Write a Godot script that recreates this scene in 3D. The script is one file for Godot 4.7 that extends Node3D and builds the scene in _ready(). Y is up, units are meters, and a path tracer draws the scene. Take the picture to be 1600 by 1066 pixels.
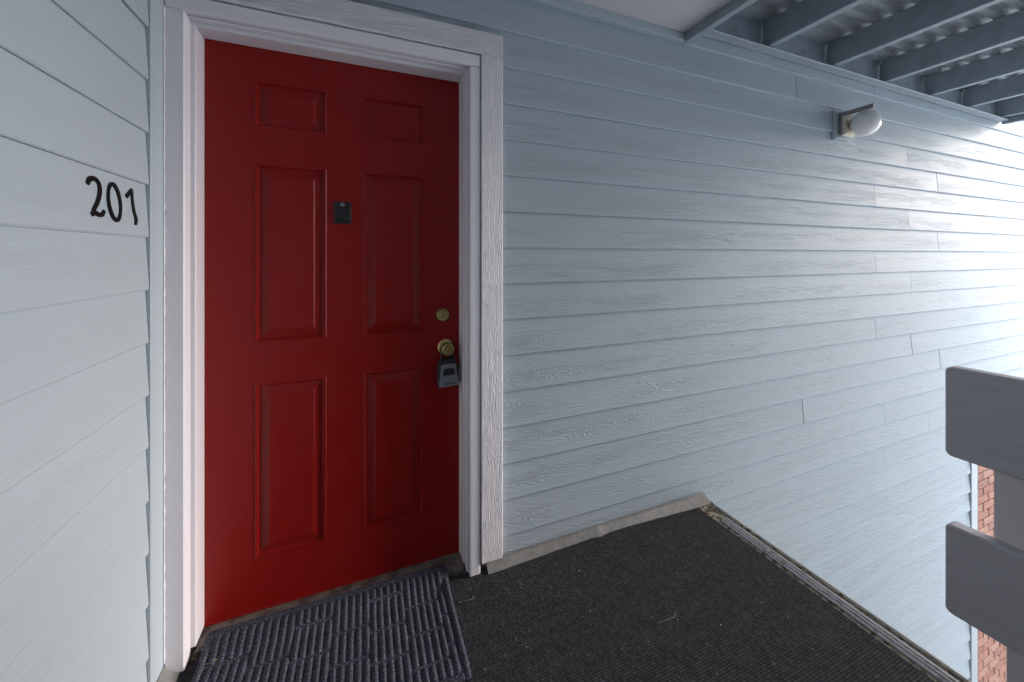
extends Node3D
# A covered apartment landing: red six-panel door, grey lap siding, carpeted floor,
# steel walkway overhead and daylight coming in from the open end on the right.
# Door wall is the plane z = 0 (x to the right, y up); landing floor is y = 0.

const ROW := 0.155            # exposed height of one siding course
const WALL_Y0 := 1.348        # a course line on the door wall
const LEFT_Y0 := 1.366        # a course line on the side wall
const LEFT_ROW := 0.1528
const GROUND := -2.75
const BACK := 4.0            # face of the unseen wall across the landing, set back to admit light
var rng := RandomNumberGenerator.new()
var M := {}
var taken := {}

# ---------------------------------------------------------------- bookkeeping
func numbered(called: String) -> String:
	var n: int = taken.get(called, 0)
	taken[called] = n + 1
	return called if n == 0 else "%s_%03d" % [called, n]

func tag(o: Node, label := "", category := "", group := "", kind := "") -> Node:
	if label: o.set_meta("label", label)
	if category: o.set_meta("category", category)
	if group: o.set_meta("group", group)
	if kind: o.set_meta("kind", kind)
	return o

func thing(called: String, label: String, category: String, at := Vector3.ZERO, group := "") -> Node3D:
	var o := Node3D.new()
	o.name = numbered(called)
	add_child(o)
	o.position = at
	tag(o, label, category, group)
	return o

func obj(called: String, mesh: Mesh, m: Material, parent: Node = null, at := Vector3.ZERO) -> MeshInstance3D:
	var o := MeshInstance3D.new()
	o.mesh = mesh
	o.material_override = m
	o.position = at
	if parent == null:
		o.name = numbered(called)
		add_child(o)
	else:
		o.name = called
		parent.add_child(o, true)
	return o

# ---------------------------------------------------------------- mesh helpers
class Geo:
	var v := PackedVector3Array()
	var n := PackedVector3Array()
	var t := PackedVector2Array()
	func tri(a: Vector3, b: Vector3, c: Vector3, na: Vector3, nb: Vector3, nc: Vector3, ta: Vector2, tb: Vector2, tc: Vector2) -> void:
		var face := (c - a).cross(b - a)
		if face.dot(na + nb + nc) < 0.0:
			v.append_array([a, c, b]); n.append_array([na, nc, nb]); t.append_array([ta, tc, tb])
		else:
			v.append_array([a, b, c]); n.append_array([na, nb, nc]); t.append_array([ta, tb, tc])
	func quad(a: Vector3, b: Vector3, c: Vector3, d: Vector3, nn: Vector3, ta := Vector2.ZERO, tb := Vector2.ZERO, tc := Vector2.ZERO, td := Vector2.ZERO) -> void:
		tri(a, b, c, nn, nn, nn, ta, tb, tc)
		tri(a, c, d, nn, nn, nn, ta, tc, td)
	func quadn(p: Array, nn: Array, uv: Array) -> void:
		tri(p[0], p[1], p[2], nn[0], nn[1], nn[2], uv[0], uv[1], uv[2])
		tri(p[0], p[2], p[3], nn[0], nn[2], nn[3], uv[0], uv[2], uv[3])
	func flat(pts: Array, out: Vector3, uvs: Array) -> void:   # planar fan
		for i in range(1, pts.size() - 1):
			tri(pts[0], pts[i], pts[i + 1], out, out, out, uvs[0], uvs[i], uvs[i + 1])
	func mesh() -> ArrayMesh:
		var a := []
		a.resize(Mesh.ARRAY_MAX)
		a[Mesh.ARRAY_VERTEX] = v
		a[Mesh.ARRAY_NORMAL] = n
		a[Mesh.ARRAY_TEX_UV] = t
		var m := ArrayMesh.new()
		m.add_surface_from_arrays(Mesh.PRIMITIVE_TRIANGLES, a)
		return m

# UV in metres on the face that points along `axis`; grain is the axis (0,1,2) that u follows
func uvw(p: Vector3, axis: int, grain: int) -> Vector2:
	var a := 0
	var b := 1
	if axis == 0: a = 2; b = 1
	elif axis == 1: a = 0; b = 2
	if b == grain:
		var c := a
		a = b
		b = c
	return Vector2(p[a], -p[b])

func cbox_into(g: Geo, lo: Vector3, hi: Vector3, ch := 0.002, grain := 0, uo := Vector2.ZERO) -> void:
	var mid := (lo + hi) * 0.5
	var h := (hi - lo) * 0.5
	ch = minf(ch, minf(h.x, minf(h.y, h.z)) * 0.9)
	var P := func(sx: float, sy: float, sz: float, full: int) -> Vector3:
		var q := h - Vector3(ch, ch, ch)
		q[full] = h[full]
		return mid + Vector3(sx * q.x, sy * q.y, sz * q.z)
	for ax in 3:
		for sg in [-1.0, 1.0]:
			var n := Vector3.ZERO
			n[ax] = sg
			var pts := []
			var uvs := []
			for c in [[-1.0, -1.0], [1.0, -1.0], [1.0, 1.0], [-1.0, 1.0]]:
				var s := Vector3.ZERO
				s[ax] = sg
				s[(ax + 1) % 3] = c[0]
				s[(ax + 2) % 3] = c[1]
				var p: Vector3 = P.call(s.x, s.y, s.z, ax)
				pts.append(p)
				uvs.append(uvw(p, ax, grain) + uo)
			g.flat(pts, n, uvs)
	for ax in 3:                       # edges parallel to ax
		var b := (ax + 1) % 3
		var c := (ax + 2) % 3
		for sb in [-1.0, 1.0]:
			for sc in [-1.0, 1.0]:
				var n := Vector3.ZERO
				n[b] = sb
				n[c] = sc
				n = n.normalized()
				var s0 := Vector3.ZERO
				s0[ax] = -1.0
				s0[b] = sb
				s0[c] = sc
				var s1 := s0
				s1[ax] = 1.0
				var p0: Vector3 = P.call(s0.x, s0.y, s0.z, b)
				var p1: Vector3 = P.call(s1.x, s1.y, s1.z, b)
				var p2: Vector3 = P.call(s1.x, s1.y, s1.z, c)
				var p3: Vector3 = P.call(s0.x, s0.y, s0.z, c)
				g.quad(p0, p1, p2, p3, n, uvw(p0, b, grain) + uo, uvw(p1, b, grain) + uo, uvw(p2, b, grain) + uo, uvw(p3, b, grain) + uo)
	for sx in [-1.0, 1.0]:
		for sy in [-1.0, 1.0]:
			for sz in [-1.0, 1.0]:
				var n := Vector3(sx, sy, sz).normalized()
				g.tri(P.call(sx, sy, sz, 0), P.call(sx, sy, sz, 1), P.call(sx, sy, sz, 2), n, n, n, uo, uo, uo)

func cbox(lo: Vector3, hi: Vector3, ch := 0.002, grain := 0, uo := Vector2.ZERO) -> ArrayMesh:
	var g := Geo.new()
	cbox_into(g, lo, hi, ch, grain, uo)
	return g.mesh()

# polygon in a plane, extruded. frame: origin, ex, ey, ez (ez = extrusion direction)
func extrude(poly: PackedVector2Array, o: Vector3, ex: Vector3, ey: Vector3, ez: Vector3, depth: float, bevel := 0.0) -> ArrayMesh:
	var g := Geo.new()
	if not Geometry2D.is_polygon_clockwise(poly):
		poly = poly.duplicate()
		poly.reverse()
	var inner := poly
	if bevel > 0.0:
		inner = PackedVector2Array()
		var k := poly.size()
		for i in k:
			var d0 := (poly[i] - poly[(i - 1 + k) % k]).normalized()
			var d1 := (poly[(i + 1) % k] - poly[i]).normalized()
			var nn := (Vector2(d0.y, -d0.x) + Vector2(d1.y, -d1.x)).normalized()
			inner.append(poly[i] + nn * bevel)
		if Geometry2D.triangulate_polygon(inner).is_empty():
			inner = poly
	var P := func(p: Vector2, d: float) -> Vector3: return o + ex * p.x + ey * p.y + ez * d
	var idx := Geometry2D.triangulate_polygon(inner)
	for i in range(0, idx.size(), 3):
		g.tri(P.call(inner[idx[i]], depth), P.call(inner[idx[i + 1]], depth), P.call(inner[idx[i + 2]], depth), ez, ez, ez, inner[idx[i]], inner[idx[i + 1]], inner[idx[i + 2]])
	idx = Geometry2D.triangulate_polygon(poly)
	for i in range(0, idx.size(), 3):
		g.tri(P.call(poly[idx[i]], 0), P.call(poly[idx[i + 1]], 0), P.call(poly[idx[i + 2]], 0), -ez, -ez, -ez, poly[idx[i]], poly[idx[i + 1]], poly[idx[i + 2]])
	var n := poly.size()
	for i in n:
		var a := poly[i]
		var b := poly[(i + 1) % n]
		var d := (b - a).normalized()
		var outw: Vector3 = (ex * -d.y + ey * d.x)
		g.quad(P.call(a, 0), P.call(b, 0), P.call(b, depth - bevel), P.call(a, depth - bevel), outw, a, b, b, a)
		if bevel > 0.0:
			g.quad(P.call(a, depth - bevel), P.call(b, depth - bevel), P.call(inner[(i + 1) % n], depth), P.call(inner[i], depth), (outw + ez).normalized(), a, b, b, a)
	return g.mesh()

# lathe round +z; profile of (radius, z)
func lathe(profile: Array, seg := 40) -> ArrayMesh:
	var g := Geo.new()
	var nor := []
	for i in profile.size():
		var a: Vector2 = profile[maxi(i - 1, 0)]
		var b: Vector2 = profile[mini(i + 1, profile.size() - 1)]
		var d := (b - a).normalized()
		nor.append(Vector2(d.y, -d.x))
	for i in profile.size() - 1:
		for k in seg:
			var a0 := TAU * k / seg
			var a1 := TAU * (k + 1) / seg
			var c0 := Vector3(cos(a0), sin(a0), 0)
			var c1 := Vector3(cos(a1), sin(a1), 0)
			var p0: Vector2 = profile[i]
			var p1: Vector2 = profile[i + 1]
			var n0: Vector2 = nor[i]
			var n1: Vector2 = nor[i + 1]
			g.quadn([c0 * p0.x + Vector3(0, 0, p0.y), c1 * p0.x + Vector3(0, 0, p0.y), c1 * p1.x + Vector3(0, 0, p1.y), c0 * p1.x + Vector3(0, 0, p1.y)],
				[c0 * n0.x + Vector3(0, 0, n0.y), c1 * n0.x + Vector3(0, 0, n0.y), c1 * n1.x + Vector3(0, 0, n1.y), c0 * n1.x + Vector3(0, 0, n1.y)],
				[Vector2.ZERO, Vector2.ZERO, Vector2.ZERO, Vector2.ZERO])
	return g.mesh()

func tube(path: Array, r0: float, r1: float, seg := 8) -> ArrayMesh:
	var g := Geo.new()
	var rings := []
	for i in path.size():
		var a: Vector3 = path[maxi(i - 1, 0)]
		var b: Vector3 = path[mini(i + 1, path.size() - 1)]
		var d := (b - a).normalized()
		var s := d.cross(Vector3.UP)
		if s.length() < 0.05: s = d.cross(Vector3.RIGHT)
		s = s.normalized()
		var u := s.cross(d).normalized()
		var ring := []
		for k in seg:
			var w := TAU * k / seg
			ring.append(s * cos(w) + u * sin(w))
		rings.append(ring)
	for i in path.size() - 1:
		var ra := lerpf(r0, r1, float(i) / (path.size() - 1))
		var rb := lerpf(r0, r1, float(i + 1) / (path.size() - 1))
		for k in seg:
			var j := (k + 1) % seg
			g.quadn([path[i] + rings[i][k] * ra, path[i] + rings[i][j] * ra, path[i + 1] + rings[i + 1][j] * rb, path[i + 1] + rings[i + 1][k] * rb],
				[rings[i][k], rings[i][j], rings[i + 1][j], rings[i + 1][k]], [Vector2.ZERO, Vector2.ZERO, Vector2.ZERO, Vector2.ZERO])
	return g.mesh()

# ---------------------------------------------------------------- textures
func noise_field(w: int, h: int, freq: float, seed_value: int, gw: int, gh: int, octaves := 2) -> PackedFloat32Array:
	var f := FastNoiseLite.new()
	f.seed = seed_value
	f.frequency = freq
	f.noise_type = FastNoiseLite.TYPE_SIMPLEX_SMOOTH
	f.fractal_octaves = octaves
	var im := f.get_seamless_image(gw, gh)
	im.convert(Image.FORMAT_RF)
	im.resize(w, h, Image.INTERPOLATE_CUBIC)
	return im.get_data().to_float32_array()

func tex_of(data: PackedFloat32Array, w: int, h: int) -> ImageTexture:
	var im := Image.create_from_data(w, h, false, Image.FORMAT_RF, data.to_byte_array())
	return ImageTexture.create_from_image(im)

# embossed cedar grain: four board strips stacked, seamless along u
func cedar_height() -> ImageTexture:
	var w := 2048
	var h := 1024
	var n1 := noise_field(w, h, 0.016, 11, 400, 1024, 2)
	var n2 := noise_field(w, h, 0.045, 23, 200, 1024, 2)
	var n3 := noise_field(w, h, 0.006, 31, 512, 1024, 1)
	var n4 := noise_field(w, h, 0.2, 47, 512, 1024, 1)
	var out := PackedFloat32Array()
	out.resize(w * h)
	var centre := [0.66, 0.55, 0.72, 0.6]
	for y in h:
		var t := fposmod(y / 256.0, 1.0)
		var c: float = centre[int(y / 256.0)]
		var bell := exp(-pow((t - c) / 0.24, 2.0))
		for x in w:
			var i := y * w + x
			var a := bell * smoothstep(0.12, 0.55, n3[i])
			var ph := t * 9.0 + (a * 5.0 + 0.8) * (n1[i] - 0.5) * 2.0 + (n2[i] - 0.5) * 1.0
			var s := 0.5 + 0.5 * cos(TAU * ph)
			s = s * s
			var amp := 0.30 + 0.70 * a
			out[i] = 0.5 + (s - 0.4) * amp * (0.7 + 0.6 * n2[i]) + (n4[i] - 0.5) * 0.07
	return tex_of(out, w, h)

# deep rough-sawn grain for the casing boards (grain along u)
func sawn_height() -> ImageTexture:
	var w := 1024
	var h := 256
	var n1 := noise_field(w, h, 0.022, 5, 128, 256, 2)
	var n2 := noise_field(w, h, 0.06, 8, 110, 256, 2)
	var n4 := noise_field(w, h, 0.12, 9, 512, 256, 1)
	var out := PackedFloat32Array()
	out.resize(w * h)
	for y in h:
		var t := float(y) / h
		for x in w:
			var i := y * w + x
			var ph := t * 12.0 + (n1[i] - 0.5) * 5.0 + (n2[i] - 0.5) * 1.2
			var s := 0.5 + 0.5 * cos(TAU * ph)
			out[i] = s * (0.5 + 0.7 * n2[i]) + (n4[i] - 0.5) * 0.1
	return tex_of(out, w, h)

# looped carpet: height and colour, 0.36 m square
func carpet_maps() -> Array:
	var w := 1024
	var cells := 84                     # loops about 8.6 mm over 0.72 m
	var r := RandomNumberGenerator.new()
	r.seed = 77
	var tone := PackedFloat32Array()
	var lift := PackedFloat32Array()
	tone.resize(cells * cells)
	lift.resize(cells * cells)
	for i in cells * cells:
		var q := r.randf()
		tone[i] = 0.70 + 0.55 * q + (1.2 * r.randf() if r.randf() < 0.012 else 0.0)
		lift[i] = 0.6 + 0.4 * r.randf()
	var hd := PackedFloat32Array()
	hd.resize(w * w)
	var im := Image.create(w, w, false, Image.FORMAT_RGB8)
	var soft := noise_field(w, w, 0.02, 91, 512, 512, 3)
	for y in w:
		for x in w:
			var fy := float(y) / w * cells
			var row := int(fy)
			var fx := float(x) / w * cells + (row % 3) / 3.0
			var col := int(fx) % cells
			var dx := (fx - floorf(fx) - 0.5) * 2.0
			var dy := (fy - row - 0.5) * 2.0
			var k := row * cells + col
			var d := maxf(0.0, 1.0 - dx * dx * 0.8 - dy * dy)
			hd[y * w + x] = sqrt(d) * lift[k]
			var s := tone[k] * (0.9 + 0.2 * soft[y * w + x]) * (0.35 + 0.65 * sqrt(d))
			var c := Color(0.066 * s, 0.066 * s, 0.074 * s).linear_to_srgb()
			im.set_pixel(x, y, c)
	return [tex_of(hd, w, w), ImageTexture.create_from_image(im)]

# colour = base mixed with a second colour by noise
func patch_tex(a: Color, b: Color, freq: float, seed_value: int, lo: float, hi: float, w := 512, gw := 512, gh := 512) -> ImageTexture:
	var nf := noise_field(w, w, freq, seed_value, gw, gh, 4)
	var im := Image.create(w, w, false, Image.FORMAT_RGB8)
	for y in w:
		for x in w:
			im.set_pixel(x, y, a.lerp(b, smoothstep(lo, hi, nf[y * w + x])).linear_to_srgb())
	return ImageTexture.create_from_image(im)

func grain_tex(freq: float, seed_value: int, w := 256) -> ImageTexture:
	return tex_of(noise_field(w, w, freq, seed_value, w, w, 3), w, w)

func rough_tex(freq: float, seed_value: int, lo: float, hi: float) -> ImageTexture:
	var w := 512
	var d := noise_field(w, w, freq, seed_value, w, w, 5)
	for i in d.size(): d[i] = lerpf(lo, hi, d[i])
	return tex_of(d, w, w)

func mat(c: Color, rough := 0.6, spec := 0.5, metal := 0.0) -> StandardMaterial3D:
	var m := StandardMaterial3D.new()
	m.albedo_color = c.linear_to_srgb()
	m.roughness = rough
	m.metallic = metal
	m.metallic_specular = spec
	return m

func bump(m: StandardMaterial3D, t: Texture2D, cm: float, scale := Vector3.ONE) -> StandardMaterial3D:
	m.heightmap_enabled = true
	m.heightmap_texture = t
	m.heightmap_scale = cm
	m.uv1_scale = scale
	return m

func triplanar(m: StandardMaterial3D, per_metre: float) -> StandardMaterial3D:
	m.uv1_triplanar = true
	m.uv1_world_triplanar = true
	m.uv1_scale = Vector3.ONE * per_metre
	return m

func make_materials() -> void:
	var cedar := cedar_height()
	var sawn := sawn_height()
	var fine := grain_tex(0.06, 3)
	var paint := Color(0.430, 0.497, 0.545)      # one wall paint for all siding and trim
	for i in 4:
		M["siding%d" % i] = bump(mat(paint, [0.56, 0.59, 0.54, 0.57][i], 0.28), cedar, 0.14)
		M["side%d" % i] = bump(mat(paint, [0.56, 0.59, 0.54, 0.57][i], 0.28), cedar, 0.06)
	M.backing = mat(Color(0.44, 0.38, 0.30), 0.9)
	M.corner = bump(triplanar(mat(paint, 0.5), 2.0), fine, 0.05, Vector3.ONE * 2.0)
	M.white = bump(triplanar(mat(Color(0.80, 0.775, 0.82), 0.42), 3.0), fine, 0.03, Vector3.ONE * 3.0)
	M.sawn = bump(mat(Color(0.80, 0.775, 0.82), 0.5), sawn, 0.2, Vector3(1.0 / 1.1, 1.0 / 0.115, 1))
	M.red = mat(Color(0.255, 0.0068, 0.0050), 1.0, 0.40)
	M.red.roughness_texture = rough_tex(0.012, 41, 0.27, 0.46)
	triplanar(M.red, 1.1)
	M.black = mat(Color(0.012, 0.012, 0.015), 0.5)
	M.plastic = mat(Color(0.02, 0.02, 0.028), 0.45)
	M.dark_hole = mat(Color(0.01, 0.008, 0.006), 0.6)
	M.brass = mat(Color(0.56, 0.44, 0.17), 0.28, 0.5, 1.0)
	M.steel = mat(Color(0.55, 0.56, 0.58), 0.25, 0.5, 1.0)
	M.box_face = mat(Color(0.22, 0.235, 0.26), 0.45)
	M.iron = mat(Color(0.006, 0.0055, 0.006), 0.55, 0.35)
	var cm := carpet_maps()
	M.carpet = mat(Color.WHITE, 0.95, 0.2)
	M.carpet.albedo_texture = cm[1]
	bump(M.carpet, cm[0], 0.2)
	triplanar(M.carpet, 1.0 / 0.72)
	M.mat_rib = mat(Color.WHITE, 0.97, 0.15)
	M.mat_rib.albedo_texture = patch_tex(Color(0.036, 0.040, 0.058), Color(0.18, 0.19, 0.232), 0.16, 61, 0.40, 0.85)
	bump(M.mat_rib, grain_tex(0.25, 62), 0.25)
	triplanar(M.mat_rib, 2.2)
	M.sill = mat(Color.WHITE, 0.55)
	M.sill.albedo_texture = patch_tex(Color(0.17, 0.155, 0.135), Color(0.07, 0.055, 0.045), 0.02, 63, 0.4, 0.8)
	triplanar(M.sill, 1.6)
	M.flashing = mat(Color.WHITE, 0.45, 0.5, 0.0)
	M.flashing.albedo_texture = patch_tex(Color(0.24, 0.235, 0.228), Color(0.17, 0.16, 0.148), 0.03, 64, 0.45, 0.85)
	triplanar(M.flashing, 1.4)
	M.dirt = mat(Color.WHITE, 0.9)
	M.dirt.albedo_texture = patch_tex(Color(0.36, 0.32, 0.25), Color(0.09, 0.062, 0.04), 0.03, 65, 0.38, 0.72)
	triplanar(M.dirt, 1.8)
	M.nosing = mat(Color.WHITE, 0.42, 0.5, 0.2)
	M.nosing.albedo_texture = patch_tex(Color(0.42, 0.41, 0.43), Color(0.22, 0.185, 0.15), 0.03, 66, 0.5, 0.85)
	triplanar(M.nosing, 1.8)
	M.lip = mat(Color(0.8, 0.78, 0.72), 0.4)
	M.soffit = mat(Color(0.62, 0.60, 0.64), 0.8)
	bump(M.soffit, fine, 0.04)
	triplanar(M.soffit, 2.5)
	M.steel_paint = mat(Color.WHITE, 0.42)
	M.steel_paint.albedo_texture = patch_tex(Color(0.34, 0.395, 0.445), Color(0.30, 0.345, 0.385), 0.015, 67, 0.5, 0.85)
	triplanar(M.steel_paint, 0.9)
	M.deck = mat(Color.WHITE, 0.5, 0.5, 0.25)
	M.deck.albedo_texture = patch_tex(Color(0.38, 0.41, 0.44), Color(0.34, 0.365, 0.39), 0.03, 68, 0.4, 0.75)
	triplanar(M.deck, 1.2)
	M.concrete = mat(Color.WHITE, 0.9)
	M.concrete.albedo_texture = patch_tex(Color(0.55, 0.54, 0.52), Color(0.45, 0.44, 0.42), 0.02, 69, 0.35, 0.7)
	triplanar(M.concrete, 0.4)
	M.rail = mat(Color.WHITE, 0.55)
	M.rail.albedo_texture = patch_tex(Color(0.58, 0.57, 0.605), Color(0.54, 0.53, 0.56), 0.03, 70, 0.4, 0.85, 512, 128, 512)
	bump(M.rail, sawn, 0.014, Vector3(0.9, 2.6, 1))
	M.post = bump(mat(Color(0.78, 0.76, 0.75), 0.55), sawn, 0.015, Vector3(0.9, 2.6, 1))
	M.lamp_plate = mat(Color(0.60, 0.56, 0.44), 0.5)
	M.lamp_grey = mat(Color(0.26, 0.26, 0.27), 0.5)
	M.globe = mat(Color(0.88, 0.86, 0.87), 0.2)
	M.rust = mat(Color(0.13, 0.035, 0.015), 0.9)
	M.straw = mat(Color(0.45, 0.38, 0.22), 0.8)
	M.crumb = mat(Color(0.7, 0.69, 0.66), 0.8)
	M.mortar = bump(triplanar(mat(Color(0.50, 0.44, 0.40), 0.95), 3.0), fine, 0.2, Vector3.ONE * 3.0)
	for i in 4:
		var c: Color = [Color(0.44, 0.215, 0.155), Color(0.40, 0.185, 0.135), Color(0.48, 0.265, 0.20), Color(0.37, 0.19, 0.15)][i]
		var bm := mat(Color.WHITE, 0.9)
		bm.albedo_texture = patch_tex(c, c * 0.72, 0.03, 80 + i, 0.4, 0.75, 256, 256, 256)
		bump(bm, fine, 0.25)
		M["brick%d" % i] = triplanar(bm, 3.0)

# ---------------------------------------------------------------- siding
# one lap board, local x from x0 to x1, bottom edge at y = 0, face towards +z
func plank_mesh(x0: float, x1: float, row: float, strip: int, uo: float, full := 0.0, lap := 0.0130) -> ArrayMesh:
	var g := Geo.new()
	var top := row + 0.024
	var slope := lap / (full if full > 0.0 else row)
	var zt := -slope * top
	var pr := [Vector2(0.0045, 0.0), Vector2(top, zt), Vector2(top, zt - 0.007), Vector2(0.0, 0.001 - lap), Vector2(0.0, -0.0025)]   # (y, z)
	var cnt := pr.size()
	for i in cnt:
		var a: Vector2 = pr[i]
		var b: Vector2 = pr[(i + 1) % cnt]
		var d := (b - a).normalized()
		var n := Vector3(0, -d.y, d.x)       # outward for this order
		var va := (strip + 0.02 + 0.96 * (1.0 - a.x / top)) * 0.25
		var vb := (strip + 0.02 + 0.96 * (1.0 - b.x / top)) * 0.25
		var u0 := (x0 + uo) / 2.4
		var u1 := (x1 + uo) / 2.4
		g.quad(Vector3(x0, a.x, a.y), Vector3(x1, a.x, a.y), Vector3(x1, b.x, b.y), Vector3(x0, b.x, b.y), n, Vector2(u0, va), Vector2(u1, va), Vector2(u1, vb), Vector2(u0, vb))
	for e in [x0, x1]:
		var pts := []
		var uvs := []
		for p in pr:
			pts.append(Vector3(e, p.x, p.y))
			uvs.append(Vector2((e + uo) / 2.4, 0.1))
		g.flat(pts, Vector3(-1 if e == x0 else 1, 0, 0), uvs)
	return g.mesh()

func board_row(parent: Node, y: float, cuts: Array, row: float, kind: String) -> void:
	for i in cuts.size() - 1:
		var strip := rng.randi() % 4
		var a: float = cuts[i] + (0.0 if i == 0 else 0.002)
		var b: float = cuts[i + 1] - (0.0 if i == cuts.size() - 2 else 0.002)
		var o := obj("plank", plank_mesh(a, b, row, strip, rng.randf() * 2.4, 0.0, 0.0085 if kind == "side" else 0.0130), M["%s%d" % [kind, rng.randi() % 4]], parent,
			Vector3(0, y + rng.randf_range(-0.0012, 0.0012), rng.randf_range(-0.0007, 0.0007)))
		o.rotation.z = rng.randf_range(-0.0003, 0.0003)

func build_door_wall() -> void:
	var w := thing("siding_wall", "pale blue-grey lap siding wall with wood grain beside the red door", "wall")
	var joints := {7: [3.36], 6: [2.525], 5: [3.30], 4: [3.80], 3: [4.24], 2: [3.38], 1: [3.82], 0: [4.25], -1: [3.386], -2: [3.85], -3: [4.28], -4: [3.386],
		-5: [3.86], -6: [4.28], -7: [2.59, 5.76], -8: [3.49], -9: [4.11], -10: [3.49]}
	var k := 9
	while WALL_Y0 + k * ROW > GROUND - 0.1:
		var y := WALL_Y0 + k * ROW
		var high := y > -0.40
		var x1 := 7.6 if high else 4.772
		var x0 := 0.574 if y + ROW < 2.2 else -0.6
		if y < 2.22 and y + ROW >= 2.2: x0 = 0.574
		var cuts := [x0]
		for j in joints.get(k, []):
			if j < x1: cuts.append(j)
		if cuts.size() == 1 and x1 - x0 > 3.66: cuts.append(0.75 + 0.6 * rng.randf())
		cuts.append(x1)
		board_row(w, y, cuts, ROW, "siding")
		k -= 1
	var nail := lathe([Vector2(0.0034, 0.0), Vector2(0.0030, 0.0010), Vector2(0.0, 0.0013)], 8)
	for q in [[0, 1.02], [-1, 2.51], [2, 2.05], [3, 3.62], [1, 3.1], [-3, 1.9], [-4, 2.9], [5, 1.75], [-2, 3.30], [2, 3.36], [-6, 3.05], [6, 2.2], [4, 1.2], [-5, 2.25], [0, 2.80]]:
		obj("nail_head", nail, M.lamp_grey, w, Vector3(q[1], WALL_Y0 + q[0] * ROW + 0.014, -0.0004))
	obj("sheathing", cbox(Vector3(0.44, GROUND, -0.16), Vector3(7.6, 3.0, -0.024), 0.001), M.backing, w)
	obj("sheathing", cbox(Vector3(-0.70, 2.10, -0.16), Vector3(0.437, 3.0, -0.024), 0.001), M.backing, w)
	obj("sheathing", cbox(Vector3(-0.70, GROUND, -0.16), Vector3(-0.505, 2.097, -0.026), 0.001), M.backing, w)
	# strip of siding between the head casing and the first full course above it
	obj("plank", plank_mesh(-0.55, 0.5725, 0.040, 1, 0.7, ROW), M.siding0, w, Vector3(0, 2.2385, -0.0086))
	obj("corner_board", cbox(Vector3(4.776, GROUND, -0.02), Vector3(4.884, -0.335, 0.004), 0.002, 1), M.corner, w)
	obj("skirt_board", cbox(Vector3(4.776, -0.333, -0.02), Vector3(7.6, -0.275, 0.006), 0.002, 0), M.corner, w)

func build_side_wall() -> void:
	var w := thing("side_wall", "pale grey lap siding wall carrying the black house number", "wall", Vector3(-0.556, 0, 0))
	w.rotation.y = PI / 2
	var k := 9
	while LEFT_Y0 + k * LEFT_ROW > -0.12:
		board_row(w, LEFT_Y0 + k * LEFT_ROW, [-BACK - 0.05, -0.102], LEFT_ROW, "side")
		k -= 1
	obj("sheathing", cbox(Vector3(-BACK - 0.05, GROUND, -0.16), Vector3(0.12, 3.0, -0.024), 0.001), M.backing, w)
	obj("corner_board", cbox(Vector3(-0.100, 0.030, -0.02), Vector3(0.022, 2.60, 0.004), 0.002, 1), M.corner, w)
	var f := thing("floor_flashing", "dusty metal flashing strip along the floor below the house number wall", "flashing")
	obj("strip", flashing_mesh(true), M.flashing, f)

func build_unseen_opposite_wall() -> void:  # unseen wall, run on past the landing to cut sky light on the siding
	var w := thing("unseen_opposite_wall", "unseen pale blue-grey siding wall facing the red door, lengthened to block sky light", "wall")
	var k := 0
	while k < 57:
		var y := GROUND + k * ROW
		var o := obj("plank", plank_mesh(-8.2, 0.75, ROW, k % 4, k * 0.37), M["side%d" % (k % 4)], w, Vector3(0, y, BACK))
		o.rotation.y = PI
		k += 1
	obj("sheathing", cbox(Vector3(-0.75, GROUND, BACK + 0.024), Vector3(8.2, 6.2, BACK + 0.18), 0.001), M.backing, w)

# metal angle at the foot of a wall: wavy front edge
func flashing_mesh(side: bool) -> ArrayMesh:
	var g := Geo.new()
	var n := 60
	var a0 := 0.505
	var a1 := 1.742
	var f := FastNoiseLite.new()
	f.seed = 5
	f.frequency = 2.2
	var pts := []
	for i in n + 1:
		var t := float(i) / n
		var x := lerpf(a0, a1, t)
		var wob := f.get_noise_1d(x * 3.0)
		var front := 0.040 + wob * 0.006
		if not side:
			front = lerpf(0.034, 0.022, smoothstep(0.0, 0.42, t)) + 0.026 * smoothstep(0.5, 1.0, t) + wob * 0.003
			front += 0.007 * exp(-pow((x - 1.06) / 0.018, 2.0))
		var topy := 0.040 + wob * 0.0015
		var bend := 0.006 + 0.004 * exp(-pow((x - 1.05) / 0.03, 2.0)) if not side else 0.008
		pts.append([x, Vector2(topy, 0.0035), Vector2(0.026 + bend, 0.006), Vector2(0.0065, front), Vector2(0.002, front + 0.0015)])
	for i in n:
		for j in 3:
			var p := []
			for q in [[i, j], [i + 1, j], [i + 1, j + 1], [i, j + 1]]:
				var e: Array = pts[q[0]]
				var c: Vector2 = e[q[1] + 1]
				if side: p.append(Vector3(-0.553 + c.y, c.x, (e[0] - 0.505) * 2.1 + 0.024))
				else: p.append(Vector3(e[0], c.x, c.y))
			var nn: Vector3 = (p[1] - p[0]).cross(p[3] - p[0]).normalized()
			if nn.y < 0: nn = -nn
			g.quad(p[0], p[1], p[2], p[3], nn)
	return g.mesh()

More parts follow.
